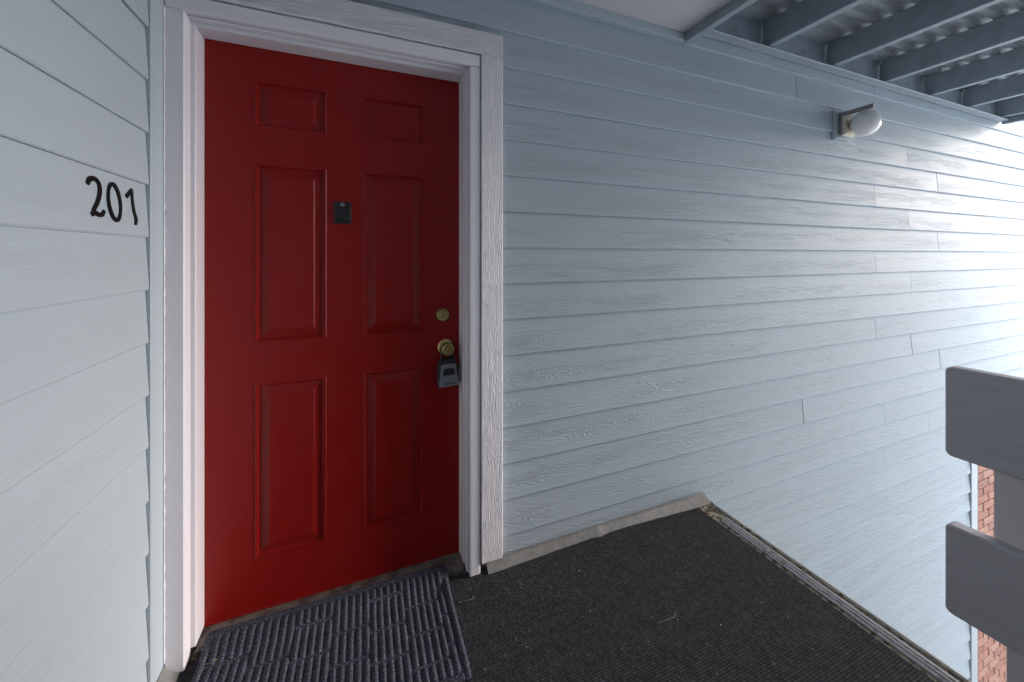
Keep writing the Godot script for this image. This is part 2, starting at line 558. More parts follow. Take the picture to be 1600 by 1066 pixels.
func build_brick() -> void:
	var w := thing("brick_wall", "red brick wall of the storey below, past the siding corner board", "wall")
	obj("mortar", cbox(Vector3(4.886, GROUND, -0.16), Vector3(7.6, -0.340, -0.010), 0.001), M.mortar, w)
	var meshes := []
	for i in 3:
		meshes.append(cbox(Vector3(0, 0, 0), Vector3(0.194, 0.057, 0.014), 0.003 + 0.001 * i))
	var half := cbox(Vector3(0, 0, 0), Vector3(0.092, 0.057, 0.014), 0.003)
	var c := 0
	while true:
		var y := -0.342 - 0.0675 * (c + 1) + 0.004
		if y < GROUND: break
		var x := 4.890
		if c % 2 == 1:
			obj("brick", half, M["brick%d" % (rng.randi() % 4)], w, Vector3(x, y, -0.012 + rng.randf() * 0.002))
			x += 0.102
		while x < 6.45:
			var o := obj("brick", meshes[rng.randi() % 3], M["brick%d" % (rng.randi() % 4)], w, Vector3(x, y + rng.randf_range(-0.001, 0.001), -0.012 + rng.randf() * 0.003))
			o.rotation.z = rng.randf_range(-0.004, 0.004)
			x += 0.204
		c += 1

# ---------------------------------------------------------------- door
func ring_panel(x0: float, x1: float, y0: float, y1: float) -> ArrayMesh:
	var g := Geo.new()
	var prof := [Vector2(0.0, 0.0), Vector2(0.003, 0.0026), Vector2(0.0065, 0.0026), Vector2(0.0115, -0.0085), Vector2(0.0155, -0.0095), Vector2(0.042, -0.0028), Vector2(0.0445, -0.0008), Vector2(0.048, -0.0004)]
	for i in prof.size() - 1:
		var a: Vector2 = prof[i]
		var b: Vector2 = prof[i + 1]
		var A := [Vector3(x0 + a.x, y0 + a.x, a.y), Vector3(x1 - a.x, y0 + a.x, a.y), Vector3(x1 - a.x, y1 - a.x, a.y), Vector3(x0 + a.x, y1 - a.x, a.y)]
		var B := [Vector3(x0 + b.x, y0 + b.x, b.y), Vector3(x1 - b.x, y0 + b.x, b.y), Vector3(x1 - b.x, y1 - b.x, b.y), Vector3(x0 + b.x, y1 - b.x, b.y)]
		for k in 4:
			var j := (k + 1) % 4
			var n: Vector3 = (A[j] - A[k]).cross(B[k] - A[k]).normalized()
			if n.z < 0: n = -n
			g.quad(A[k], A[j], B[j], B[k], n)
	var l: Vector2 = prof[-1]
	g.quad(Vector3(x0 + l.x, y0 + l.x, l.y), Vector3(x1 - l.x, y0 + l.x, l.y), Vector3(x1 - l.x, y1 - l.x, l.y), Vector3(x0 + l.x, y1 - l.x, l.y), Vector3.BACK)
	return g.mesh()

func build_door() -> void:
	var zf := -0.103
	var d := thing("front_door", "dark red six-panel front door with brass lock and knob", "door", Vector3(-0.037, 0, zf))
	var xs := [-0.457, -0.300, -0.066, 0.066, 0.300, 0.457]
	var ys := [0.037, 0.217, 0.850, 0.998, 1.646, 1.779, 1.947, 2.068]
	var g := Geo.new()
	for i in 5:
		for j in 7:
			if (i == 1 or i == 3) and (j == 1 or j == 3 or j == 5): continue
			g.quad(Vector3(xs[i], ys[j], 0), Vector3(xs[i + 1], ys[j], 0), Vector3(xs[i + 1], ys[j + 1], 0), Vector3(xs[i], ys[j + 1], 0), Vector3.BACK)
	var lo := Vector3(xs[0], ys[0], -0.044)
	var hi := Vector3(xs[5], ys[7], 0.0)
	g.quad(lo, Vector3(hi.x, lo.y, lo.z), Vector3(hi.x, hi.y, lo.z), Vector3(lo.x, hi.y, lo.z), Vector3.FORWARD)
	g.quad(lo, Vector3(lo.x, hi.y, lo.z), Vector3(lo.x, hi.y, 0), Vector3(lo.x, lo.y, 0), Vector3.LEFT)
	g.quad(Vector3(hi.x, lo.y, lo.z), Vector3(hi.x, hi.y, lo.z), Vector3(hi.x, hi.y, 0), Vector3(hi.x, lo.y, 0), Vector3.RIGHT)
	g.quad(lo, Vector3(hi.x, lo.y, lo.z), Vector3(hi.x, lo.y, 0), Vector3(lo.x, lo.y, 0), Vector3.DOWN)
	g.quad(Vector3(lo.x, hi.y, lo.z), Vector3(hi.x, hi.y, lo.z), Vector3(hi.x, hi.y, 0), Vector3(lo.x, hi.y, 0), Vector3.UP)
	obj("door_leaf", g.mesh(), M.red, d)
	for i in [1, 3]:
		for j in [1, 3, 5]:
			obj("raised_panel", ring_panel(xs[i], xs[i + 1], ys[j], ys[j + 1]), M.red, d)
	obj("door_sweep", cbox(Vector3(-0.452, 0.028, -0.03), Vector3(0.452, 0.0365, 0.004), 0.001), M.red, d)
	# black viewer plate with a peephole
	var vp := obj("viewer_plate", cbox(Vector3(-0.031, -0.042, 0.0005), Vector3(0.031, 0.042, 0.006), 0.0015), M.plastic, d, Vector3(-0.010, 1.481, 0))
	tag(vp, "small black plate with a peephole")
	obj("flap", cbox(Vector3(-0.026, -0.028, 0.0061), Vector3(0.026, 0.022, 0.009), 0.0015), M.black, vp)
	obj("hinge_bar", cbox(Vector3(-0.029, -0.038, 0.0061), Vector3(0.029, -0.030, 0.0085), 0.001), M.plastic, vp)
	obj("peephole_ring", lathe([Vector2(0.0038, 0.0065), Vector2(0.0042, 0.0098), Vector2(0.0062, 0.0105), Vector2(0.0074, 0.0085), Vector2(0.0076, 0.006)], 24), M.steel, vp, Vector3(0, 0.031, 0))
	obj("peephole_lens", lathe([Vector2(0.0, 0.0082), Vector2(0.002, 0.0080), Vector2(0.0039, 0.0068)], 20), M.dark_hole, vp, Vector3(0, 0.031, 0))
	# deadbolt
	var db := obj("deadbolt", lathe([Vector2(0.031, 0.0), Vector2(0.031, 0.004), Vector2(0.028, 0.010), Vector2(0.0255, 0.021), Vector2(0.0245, 0.023), Vector2(0.021, 0.0235), Vector2(0.0205, 0.0215), Vector2(0.0, 0.0215)], 40), M.brass, d, Vector3(0.379, 1.063, 0.0005))
	obj("lock_cylinder", lathe([Vector2(0.0085, 0.020), Vector2(0.0085, 0.0238), Vector2(0.0, 0.0243)], 24), M.brass, db)
	obj("keyhole", cbox(Vector3(-0.0011, -0.0055, 0.0235), Vector3(0.0011, 0.0045, 0.0252), 0.0003), M.dark_hole, db)
	# knob
	var kn := obj("door_knob", lathe([Vector2(0.0335, 0.0), Vector2(0.0335, 0.003), Vector2(0.031, 0.007), Vector2(0.026, 0.0085), Vector2(0.014, 0.010), Vector2(0.0125, 0.016), Vector2(0.0125, 0.028), Vector2(0.017, 0.034), Vector2(0.0245, 0.041),
		Vector2(0.0268, 0.048), Vector2(0.0262, 0.056), Vector2(0.0235, 0.0605), Vector2(0.020, 0.0612), Vector2(0.019, 0.0600), Vector2(0.0, 0.0600)], 48), M.brass, d, Vector3(0.393, 0.924, 0.0005))
	obj("lock_cylinder", lathe([Vector2(0.0082, 0.058), Vector2(0.0082, 0.0622), Vector2(0.0, 0.0626)], 24), M.brass, kn)
	obj("keyhole", cbox(Vector3(-0.0011, -0.0055, 0.062), Vector3(0.0011, 0.0045, 0.0634), 0.0003), M.dark_hole, kn)

func build_frame() -> void:
	var f := thing("door_frame", "white painted frame with rough-sawn casing boards round the red door", "door frame")
	# inner jambs with a step, brick mould, rough casing boards
	for s in [0, 1]:
		if s == 0:
			obj("jamb", cbox(Vector3(-0.56, 0.030, -0.150), Vector3(-0.486, 2.13, -0.026), 0.002, 1), M.white, f)
			obj("brick_mould", cbox(Vector3(-0.5505, 0.004, -0.0255), Vector3(-0.499, 2.088, 0.024), 0.0035, 1), M.white, f)
		else:
			obj("jamb", cbox(Vector3(0.4165, 0.030, -0.150), Vector3(0.47, 2.13, -0.026), 0.002, 1), M.white, f)
			obj("mould_bead", cbox(Vector3(0.4225, 0.010, -0.0255), Vector3(0.4305, 2.085, 0.000), 0.003, 1), M.white, f)
			obj("brick_mould", cbox(Vector3(0.4308, 0.004, -0.0255), Vector3(0.4755, 2.088, 0.022), 0.004, 1), M.white, f)
	obj("head_jamb", cbox(Vector3(-0.4855, 2.0675, -0.150), Vector3(0.416, 2.13, -0.026), 0.002, 0), M.white, f)
	obj("head_bead", cbox(Vector3(-0.4985, 2.080, -0.0252), Vector3(0.4222, 2.0878, 0.000), 0.003, 0), M.white, f)
	obj("head_mould", cbox(Vector3(-0.5505, 2.0883, -0.0255), Vector3(0.4755, 2.137, 0.0235), 0.004, 0), M.white, f)
	obj("casing_board", cbox(Vector3(0.4775, 0.046, -0.023), Vector3(0.5715, 2.1405, 0.0275), 0.003, 1, Vector2(0.13, 0.3)), M.sawn, f)
	obj("casing_board", cbox(Vector3(-0.5505, 2.1415, -0.023), Vector3(0.5718, 2.236, 0.0270), 0.003, 0, Vector2(0.4, 0.11)), M.sawn, f)
	obj("threshold", cbox(Vector3(-0.4855, 0.0045, -0.150), Vector3(0.416, 0.0275, -0.012), 0.003, 0), M.sill, f)
	# lumpy caulk line where the frame meets the side wall
	var bead := Geo.new()
	var f2 := FastNoiseLite.new()
	f2.seed = 21
	f2.frequency = 1.0
	for i in 160:
		var ring := []
		for e in 2:
			var y := 0.05 + (i + e) * 0.01275
			var r := 0.0022 + 0.0026 * maxf(0.0, f2.get_noise_1d(y * 23.0)) + 0.0012 * f2.get_noise_1d(y * 90.0)
			var row := []
			for k in 5:
				var a := lerpf(-0.4, 2.0, k / 4.0)
				row.append([Vector3(-0.5500 + cos(a) * r, y, 0.0240 + sin(a) * r), Vector3(cos(a), 0, sin(a))])
			ring.append(row)
		for k in 4:
			bead.quadn([ring[0][k][0], ring[0][k + 1][0], ring[1][k + 1][0], ring[1][k][0]], [ring[0][k][1], ring[0][k + 1][1], ring[1][k + 1][1], ring[1][k][1]], [Vector2.ZERO, Vector2.ZERO, Vector2.ZERO, Vector2.ZERO])
	obj("caulk_line", bead.mesh(), M.white, f)
	# something solid behind the leaf so that no daylight comes through
	obj("back_stop", cbox(Vector3(-0.56, 0.030, -0.30), Vector3(0.47, 2.13, -0.153), 0.001, 0), M.backing, f)

func build_lock_box() -> void:
	var b := thing("key_lock_box", "grey and black key lock box hanging from the brass door knob", "lock box", Vector3(0.359, 0.823, -0.048))
	b.rotation.z = 0.03
	var body := PackedVector2Array()
	for p in [[-0.043, -0.056], [0.043, -0.056], [0.0455, -0.045], [0.042, 0.03], [0.034, 0.052], [0.022, 0.058], [-0.022, 0.058], [-0.034, 0.052], [-0.042, 0.03], [-0.0455, -0.045]]:
		body.append(Vector2(p[0], p[1]))
	obj("body", extrude(body, Vector3(0, 0, -0.040), Vector3.RIGHT, Vector3.UP, Vector3.BACK, 0.036, 0.003), M.plastic, b)
	var face := PackedVector2Array()
	for p in [[-0.040, -0.053], [0.040, -0.053], [0.040, -0.038], [0.033, 0.0], [0.031, 0.036], [0.018, 0.0395], [-0.018, 0.0395], [-0.031, 0.036], [-0.033, 0.0], [-0.040, -0.038]]:
		face.append(Vector2(p[0], p[1]))
	obj("face_plate", extrude(face, Vector3(0, 0, -0.0045), Vector3.RIGHT, Vector3.UP, Vector3.BACK, 0.008, 0.002), M.box_face, b)
	var win := PackedVector2Array()
	for p in [[-0.024, -0.006], [0.024, -0.006], [0.024, 0.018], [0.012, 0.0235], [-0.012, 0.0235], [-0.024, 0.018]]:
		win.append(Vector2(p[0], p[1]))
	obj("dial_shutter", extrude(win, Vector3(0, 0, 0.003), Vector3.RIGHT, Vector3.UP, Vector3.BACK, 0.0025, 0.001), M.black, b)
	var path := []
	for i in 21:
		var a := PI * i / 20.0
		path.append(Vector3(cos(a) * 0.0235, 0.088 + sin(a) * 0.033, -0.024))
	path.push_front(Vector3(0.0235, 0.050, -0.024))
	path.push_back(Vector3(-0.0235, 0.050, -0.024))
	obj("shackle", tube(path, 0.0048, 0.0048, 10), M.plastic, b)
	var tm := TextMesh.new()
	var fnt := SystemFont.new()
	fnt.font_names = PackedStringArray(["Droid Sans"])
	fnt.font_weight = 700
	fnt.font_italic = true
	tm.font = fnt
	tm.text = "Master"
	tm.font_size = 32
	tm.pixel_size = 0.00042
	tm.depth = 0.0008
	obj("lettering", tm, M.black, b, Vector3(0.002, -0.040, 0.0039))

# ---------------------------------------------------------------- house number
func stroke(pts: Array, widths: Array) -> PackedVector2Array:
	var c := Curve2D.new()
	for i in pts.size():
		var p: Vector2 = pts[i]
		var prev: Vector2 = pts[maxi(i - 1, 0)]
		var next: Vector2 = pts[mini(i + 1, pts.size() - 1)]
		var tan := (next - prev) / 6.0
		c.add_point(p, -tan, tan)
	var n := 44
	var leftside := []
	var rightside := []
	var len_all := c.get_baked_length()
	for i in n + 1:
		var s := len_all * i / n
		var p := c.sample_baked(s, true)
		var d := (c.sample_baked(minf(s + 0.0006, len_all), true) - c.sample_baked(maxf(s - 0.0006, 0.0), true)).normalized()
		var t := float(i) / n * (widths.size() - 1)
		var k := mini(int(t), widths.size() - 2)
		var w: float = lerpf(widths[k], widths[k + 1], t - k) * 0.5
		var nn := Vector2(-d.y, d.x)
		leftside.append(p + nn * w)
		rightside.append(p - nn * w)
	rightside.reverse()
	return PackedVector2Array(leftside + rightside)

func build_number() -> void:
	var x := -0.5575
	var z0 := 0.40
	var shapes := {
		"2": [[Vector2(0.006, 0.078), Vector2(0.013, 0.0905), Vector2(0.030, 0.095), Vector2(0.043, 0.086), Vector2(0.044, 0.066), Vector2(0.034, 0.042), Vector2(0.020, 0.022), Vector2(0.014, 0.008)], [0.008, 0.012, 0.009, 0.0092, 0.010, 0.0095, 0.0085, 0.008]],
		"1": [[Vector2(0.006, 0.068), Vector2(0.015, 0.076), Vector2(0.024, 0.085), Vector2(0.029, 0.091), Vector2(0.0305, 0.086), Vector2(0.0300, 0.06), Vector2(0.033, 0.035), Vector2(0.040, 0.013), Vector2(0.037, -0.004)], [0.0105, 0.009, 0.0065, 0.0055, 0.007, 0.0075, 0.007, 0.0100, 0.0055]],
	}
	var spec := [["2", 0.376, 1.398, "black metal numeral two on the pale siding"], ["0", 0.303, 1.402, "black metal numeral zero on the pale siding"], ["1", 0.220, 1.402, "black metal numeral one on the pale siding"]]
	for s in spec:
		var o := thing("house_numeral", s[3], "numeral", Vector3(x, s[2], s[1]), "house number on the side wall")
		o.basis = Basis(Vector3.UP, PI / 2) * Basis(Vector3.RIGHT, -0.055)
		var g: String = s[0]
		if g != "0": o.basis = o.basis * Basis.from_scale(Vector3(1.13 if g == "2" else 1.2, 1, 1))
		if g == "0":
			var gm := Geo.new()
			var n := 56
			var ring := []
			for i in n:
				var a := TAU * i / n
				var th := 0.0038 + 0.0022 * absf(sin(a + 0.5))
				var ce := Vector2(0.034 + 0.003 * sin(a) * -1.0, 0.046)
				var dir := Vector2(cos(a) * 0.0255, sin(a) * 0.045)
				var on := Vector2(cos(a), sin(a) * 0.6).normalized()
				ring.append([ce + dir + on * th * 0.8, ce + dir - on * th * 0.9, on])
			for i in n:
				var A: Array = ring[i]
				var B: Array = ring[(i + 1) % n]
				var zf := 0.0038
				var v3 := func(p: Vector2, z: float) -> Vector3: return Vector3(p.x, p.y, z)
				gm.quad(v3.call(A[0], zf), v3.call(B[0], zf), v3.call(B[1], zf), v3.call(A[1], zf), Vector3.BACK)
				var na := Vector3(A[2].x, A[2].y, 0)
				gm.quad(v3.call(A[0], 0.0), v3.call(B[0], 0.0), v3.call(B[0], zf), v3.call(A[0], zf), na)
				gm.quad(v3.call(A[1], 0.0), v3.call(B[1], 0.0), v3.call(B[1], zf), v3.call(A[1], zf), -na)
			obj("figure", gm.mesh(), M.iron, o)
		else:
			obj("figure", extrude(stroke(shapes[g][0], shapes[g][1]), Vector3.ZERO, Vector3.RIGHT, Vector3.UP, Vector3.BACK, 0.0038, 0.0006), M.iron, o)
			if g == "2":
				obj("foot", extrude(stroke([Vector2(0.012, 0.010), Vector2(0.022, 0.016), Vector2(0.036, 0.012), Vector2(0.047, 0.014), Vector2(0.055, 0.024)], [0.0095, 0.0102, 0.0102, 0.010, 0.0075]), Vector3.ZERO, Vector3.RIGHT, Vector3.UP, Vector3.BACK, 0.0036, 0.0006), M.iron, o)

# ---------------------------------------------------------------- wall lamp
func build_lamp() -> void:
	var l := thing("wall_lamp", "white globe porch lamp with beige plate and grey hood on siding", "lamp", Vector3(2.965, 2.165, 0))
	var mb := obj("mounting_block", cbox(Vector3(-0.072, -0.088, -0.012), Vector3(0.088, 0.092, 0.010), 0.003), M.siding1, l)
	obj("trim_lip", cbox(Vector3(-0.080, -0.096, -0.012), Vector3(-0.0725, 0.098, 0.006), 0.002), M.siding1, mb)
	obj("back_box", cbox(Vector3(-0.040, -0.066, 0.0125), Vector3(0.078, 0.082, 0.034), 0.003), M.lamp_grey, l)
	# arm plate beside the globe
	obj("arm", cbox(Vector3(-0.040, 0.052, 0.0345), Vector3(-0.030, 0.080, 0.190), 0.002), M.lamp_grey, l)
	obj("arm_lit_edge", cbox(Vector3(-0.041, 0.051, 0.1905), Vector3(-0.028, 0.081, 0.1940), 0.001), M.lamp_plate, l)  # paler end piece: the lit edge of the arm is put into its colour
	# bevelled plate
	var g := Geo.new()
	var h0 := 0.064
	var h1 := 0.050
	var z0 := 0.0345
	var z1 := 0.050
	for k in 4:
		var a := PI / 2 * k
		var c := Vector3(cos(a), sin(a), 0)
		var s := Vector3(-sin(a), cos(a), 0)
		var n := (c * (z1 - z0) + Vector3.BACK * (h0 - h1)).normalized()
		g.quad(c * h0 - s * h0 + Vector3(0, 0, z0), c * h0 + s * h0 + Vector3(0, 0, z0), c * h1 + s * h1 + Vector3(0, 0, z1), c * h1 - s * h1 + Vector3(0, 0, z1), n)
	g.quad(Vector3(-h1, -h1, z1), Vector3(h1, -h1, z1), Vector3(h1, h1, z1), Vector3(-h1, h1, z1), Vector3.BACK)
	var pl := obj("cover_plate", g.mesh(), M.lamp_plate, l, Vector3(0.014, -0.012, 0))
	obj("rusty_screw", lathe([Vector2(0.0065, 0.0502), Vector2(0.0055, 0.053), Vector2(0.0, 0.0538)], 16), M.rust, pl, Vector3(-0.028, 0.004, 0))
	obj("globe_neck", lathe([Vector2(0.036, 0.050), Vector2(0.036, 0.062)], 32), M.lamp_plate, l, Vector3(0.026, -0.008, 0))
	var prof := []
	for i in 25:
		var a := PI * (0.86 - 0.86 * i / 24.0)
		prof.append(Vector2(0.079 * sin(a), 0.126 + 0.073 * cos(a)))
	prof.reverse()
	var gl := []
	for i in prof.size(): gl.append(prof[prof.size() - 1 - i])
	obj("globe", lathe(gl, 48), M.globe, l, Vector3(0.022, -0.012, 0))

# ---------------------------------------------------------------- floor
func mat_base(z: float) -> float:
	return lerpf(0.0285, 0.0062, smoothstep(-0.020, 0.045, z))

func build_landing() -> void:
	var slab := thing("landing", "", "")
	tag(slab, "", "", "", "structure")
	obj("slab", cbox(Vector3(-0.70, -0.22, -0.155), Vector3(1.742, 0.0, BACK + 0.02), 0.004), M.dirt, slab)
	obj("carpet", cbox(Vector3(-0.548, 0.0, -0.010), Vector3(1.652, 0.0042, BACK - 0.02), 0.002), M.carpet, slab)
	# floor edge strip towards the open side
	var nz := thing("edge_strip", "worn metal edge strip with dirty grooves along the open carpet edge", "edge strip")
	var prof := [Vector2(1.672, 0.0005), Vector2(1.674, 0.0050), Vector2(1.688, 0.0056), Vector2(1.690, 0.0085), Vector2(1.695, 0.0085), Vector2(1.697, 0.0056), Vector2(1.703, 0.0056), Vector2(1.705, 0.0085), Vector2(1.711, 0.0085), Vector2(1.713, 0.0056), Vector2(1.720, 0.0050), Vector2(1.721, 0.0008)]
	var g := Geo.new()
	var f := FastNoiseLite.new()
	f.seed = 12
	f.frequency = 1.3
	var segs := 40
	for i in prof.size() - 1:
		var a: Vector2 = prof[i]
		var b: Vector2 = prof[i + 1]
		var d := (b - a).normalized()
		for k in segs:
			var za := lerpf(0.16, BACK - 0.02, float(k) / segs)
			var zb := lerpf(0.16, BACK - 0.02, float(k + 1) / segs)
			var wa := f.get_noise_1d(za * 4.0) * 0.003
			var wb := f.get_noise_1d(zb * 4.0) * 0.003
			g.quad(Vector3(a.x + wa, a.y, za), Vector3(b.x + wa, b.y, za), Vector3(b.x + wb, b.y, zb), Vector3(a.x + wb, a.y, zb), Vector3(-d.y, d.x, 0))
	obj("strip", g.mesh(), M.nosing, nz)
	obj("lip", cbox(Vector3(1.7425, -0.05, 0.056), Vector3(1.7475, 0.010, BACK - 0.02), 0.0012), M.lip, nz)
	obj("fascia", cbox(Vector3(1.7480, -0.24, 0.030), Vector3(1.7560, 0.0035, BACK - 0.02), 0.0015), M.black, nz)
	# dirt clods in the groove
	for i in 70:
		var z := 0.06 + pow(rng.randf(), 1.4) * 1.1
		var s := rng.randf_range(0.003, 0.008)
		var cl := obj("dirt_clod", clod_mesh(i % 3), M.dirt, nz, Vector3(rng.randf_range(1.722, 1.741), 0.001, z))
		cl.scale = Vector3(s, s * 0.6, s * rng.randf_range(1.0, 3.0))
		cl.rotation.y = rng.randf() * 0.6

var clods := []
func clod_mesh(i: int) -> Mesh:
	if clods.is_empty():
		for k in 3:
			var g := Geo.new()
			var r := RandomNumberGenerator.new()
			r.seed = 900 + k
			var ring := []
			for q in 6:
				var a := TAU * q / 6
				ring.append(Vector3(cos(a), 0, sin(a)) * r.randf_range(0.7, 1.1))
			var top := Vector3(r.randf_range(-0.2, 0.2), 1.0, r.randf_range(-0.2, 0.2))
			for q in 6:
				var b: Vector3 = ring[(q + 1) % 6]
				var c: Vector3 = ring[q]
				var m0 := c * 0.7 + Vector3(0, 0.7, 0)
				var m1 := b * 0.7 + Vector3(0, 0.7, 0)
				var n := (c + b + Vector3(0, 0.6, 0)).normalized()
				g.quad(c, b, m1, m0, n)
				g.tri(m0, m1, top, (c * 0.3 + Vector3.UP).normalized(), (b * 0.3 + Vector3.UP).normalized(), Vector3.UP, Vector2.ZERO, Vector2.ZERO, Vector2.ZERO)
			clods.append(g.mesh())
	return clods[i]

func build_flashing() -> void:
	var f := thing("wall_flashing", "bent dull metal flashing between the siding wall and the carpet", "flashing")
	obj("strip", flashing_mesh(false), M.flashing, f)

# rounded rib running along z, following the mat's bend over the threshold
func rib_mesh(w: float, z0: float, z1: float, h: float) -> ArrayMesh:
	var g := Geo.new()
	var n := 6
	var m := 6
	var P := func(i: int, j: int) -> Vector3:
		var z := lerpf(z0, z1, float(i) / n)
		var a := PI * j / m
		var e := 1.0
		if i == 0 or i == n: e = 0.25
		var ww := 1.0 if i > 0 and i < n else 0.85
		return Vector3(-cos(a) * w * 0.5 * ww, mat_base(z) + 0.0045 + pow(sin(a), 0.4) * h * e, z)
	for i in n:
		for j in m:
			var p := [P.call(i, j), P.call(i, j + 1), P.call(i + 1, j + 1), P.call(i + 1, j)]
			var nn := []
			for q in [j, j + 1, j + 1, j]:
				var a: float = PI * q / m
				nn.append(Vector3(-cos(a), maxf(sin(a), 0.15), 0).normalized())
			g.quadn(p, nn, [Vector2.ZERO, Vector2.ZERO, Vector2.ZERO, Vector2.ZERO])
	return g.mesh()

func build_mat() -> void:
	var d := thing("doormat", "charcoal ribbed doormat lying over the threshold of the red door", "doormat")
	d.position = Vector3(-0.0605, 0, 0)
	d.rotation.y = -0.019
	var x0 := -0.405
	var x1 := 0.405
	var z0 := -0.060
	var z1 := 0.380
	var g := Geo.new()
	var n := 24
	for i in n:
		var za := lerpf(z0, z1, float(i) / n)
		var zb := lerpf(z0, z1, float(i + 1) / n)
		var ya := mat_base(za)
		var yb := mat_base(zb)
		var nn := Vector3(0, zb - za, ya - yb).normalized()
		g.quad(Vector3(x0, ya + 0.005, za), Vector3(x1, ya + 0.005, za), Vector3(x1, yb + 0.005, zb), Vector3(x0, yb + 0.005, zb), nn)
		for s in [x0, x1]:
			g.quad(Vector3(s, ya, za), Vector3(s, yb, zb), Vector3(s, yb + 0.005, zb), Vector3(s, ya + 0.005, za), Vector3(signf(s), 0, 0))
		g.quad(Vector3(x0, ya, za), Vector3(x1, ya, za), Vector3(x1, yb, zb), Vector3(x0, yb, zb), -nn)
	for zz in [z0, z1]:
		var y := mat_base(zz)
		g.quad(Vector3(x0, y, zz), Vector3(x1, y, zz), Vector3(x1, y + 0.005, zz), Vector3(x0, y + 0.005, zz), Vector3(0, 0, -1 if zz == z0 else 1))
	obj("base", g.mesh(), M.mat_rib, d)
	# border ribs
	obj("rib", rib_mesh(0.020, z0 + 0.004, z1 - 0.004, 0.0065), M.mat_rib, d, Vector3(x0 + 0.0125, 0, 0))
	obj("rib", rib_mesh(0.020, z0 + 0.004, z1 - 0.004, 0.0065), M.mat_rib, d, Vector3(x1 - 0.0125, 0, 0))
	for zz in [z0 + 0.012, z1 - 0.012]:
		var e := cbox(Vector3(x0 + 0.026, 0.0046, -0.0095), Vector3(x1 - 0.026, 0.0095, 0.0095), 0.004)
		obj("border", e, M.mat_rib, d, Vector3(0, mat_base(zz), zz))
	# rib blocks broken at staggered lines
	var pitch := 0.0242
	var count := 31
	var breaks := [0.092, 0.205, 0.318]
	for i in count:
		var x := x0 + 0.0395 + i * (x1 - x0 - 0.079) / (count - 1)
		var block := int(i / 5.0)
		var sh: float = [0.0, 0.052, -0.034, 0.030, -0.046, 0.018, -0.022][block % 7]
		var a := z0 + 0.026
		for b in breaks:
			var e: float = clampf(z0 + b + sh + 0.02, a + 0.02, z1 - 0.05)
			obj("rib", rib_mesh(pitch * 0.80, a, e - 0.004, rng.randf_range(0.0048, 0.0060)), M.mat_rib, d, Vector3(x + rng.randf_range(-0.0008, 0.0008), 0, 0))
			a = e + 0.004
		obj("rib", rib_mesh(pitch * 0.80, a, z1 - 0.026, rng.randf_range(0.0048, 0.0060)), M.mat_rib, d, Vector3(x, 0, 0))

func build_litter() -> void:
	var labels := ["curled dry grass stem on the carpet beside the doormat corner", "looped dry grass stem in the open middle of the carpet", "short dry grass stem lying on the doormat by the frame"]
	var spots := [Vector3(0.405, 0.006, 0.10), Vector3(1.06, 0.006, 0.44), Vector3(-0.425, 0.022, 0.03)]
	for i in 3:
		var path := []
		for k in 13:
			var t := k / 12.0
			var a: float = lerpf(0.3, [3.4, 2.9, 1.6][i], t)
			var r: float = [0.024, 0.030, 0.020][i]
			path.append(Vector3(cos(a) * r * (0.5 + 1.3 * t * t) + 0.006 * sin(t * 9.0 + i), 0.0012 + 0.004 * sin(t * PI), sin(a * (1.0 - 0.35 * t)) * r * (1.3 - 0.5 * t)))
		var o := thing("grass_stem", labels[i], "stem", spots[i], "dry grass stems on the floor")
		obj("stalk", tube(path, 0.0007, 0.0004, 6), M.straw, o)
		obj("tip", tube([path[12], path[12] + (path[12] - path[11]).normalized() * 0.006], 0.0005, 0.0012, 6), M.straw, o)
	var paper := thing("paint_chip", "bent white paint chip on the metal edge strip", "chip", Vector3(1.690, 0.009, 0.385))
	var g := Geo.new()
	g.quad(Vector3(-0.008, 0, -0.004), Vector3(0.006, 0.002, -0.006), Vector3(0.007, 0.001, 0.004), Vector3(-0.006, 0.003, 0.005), Vector3.UP)
	g.quad(Vector3(0.006, 0.002, -0.006), Vector3(0.009, 0.008, -0.004), Vector3(0.010, 0.007, 0.003), Vector3(0.007, 0.001, 0.004), Vector3(-0.8, 0.6, 0))
	obj("flake", g.mesh(), M.crumb, paper)
	for p in [[0.80, 0.33], [0.66, 0.22], [0.92, 0.50], [1.28, 0.12], [1.0, 0.28], [0.62, 0.62], [1.05, 0.66], [1.2, 0.55], [0.86, 0.16], [1.42, 0.30], [1.45, 0.62], [0.53, 0.36]]:
		var o := obj("crumb", clod_mesh(rng.randi() % 3), M.crumb, null, Vector3(p[0], 0.0042, p[1]))
		o.scale = Vector3.ONE * rng.randf_range(0.0012, 0.0024)
		o.rotation.y = rng.randf() * 6.0
		tag(o, "tiny white crumb lying on the dark carpet", "crumb", "white crumbs on the carpet")

# ---------------------------------------------------------------- guard rail
func rounded_rect(w: float, h: float, r: float) -> PackedVector2Array:
	var out := PackedVector2Array()
	for c in [[w - r, h - r, 0.0], [r, h - r, PI / 2], [r, r, PI], [w - r, r, PI * 1.5]]:
		for i in 6:
			var a: float = c[2] + PI / 2 * i / 5.0
			out.append(Vector2(c[0] + cos(a) * r, c[1] + sin(a) * r))
	return out

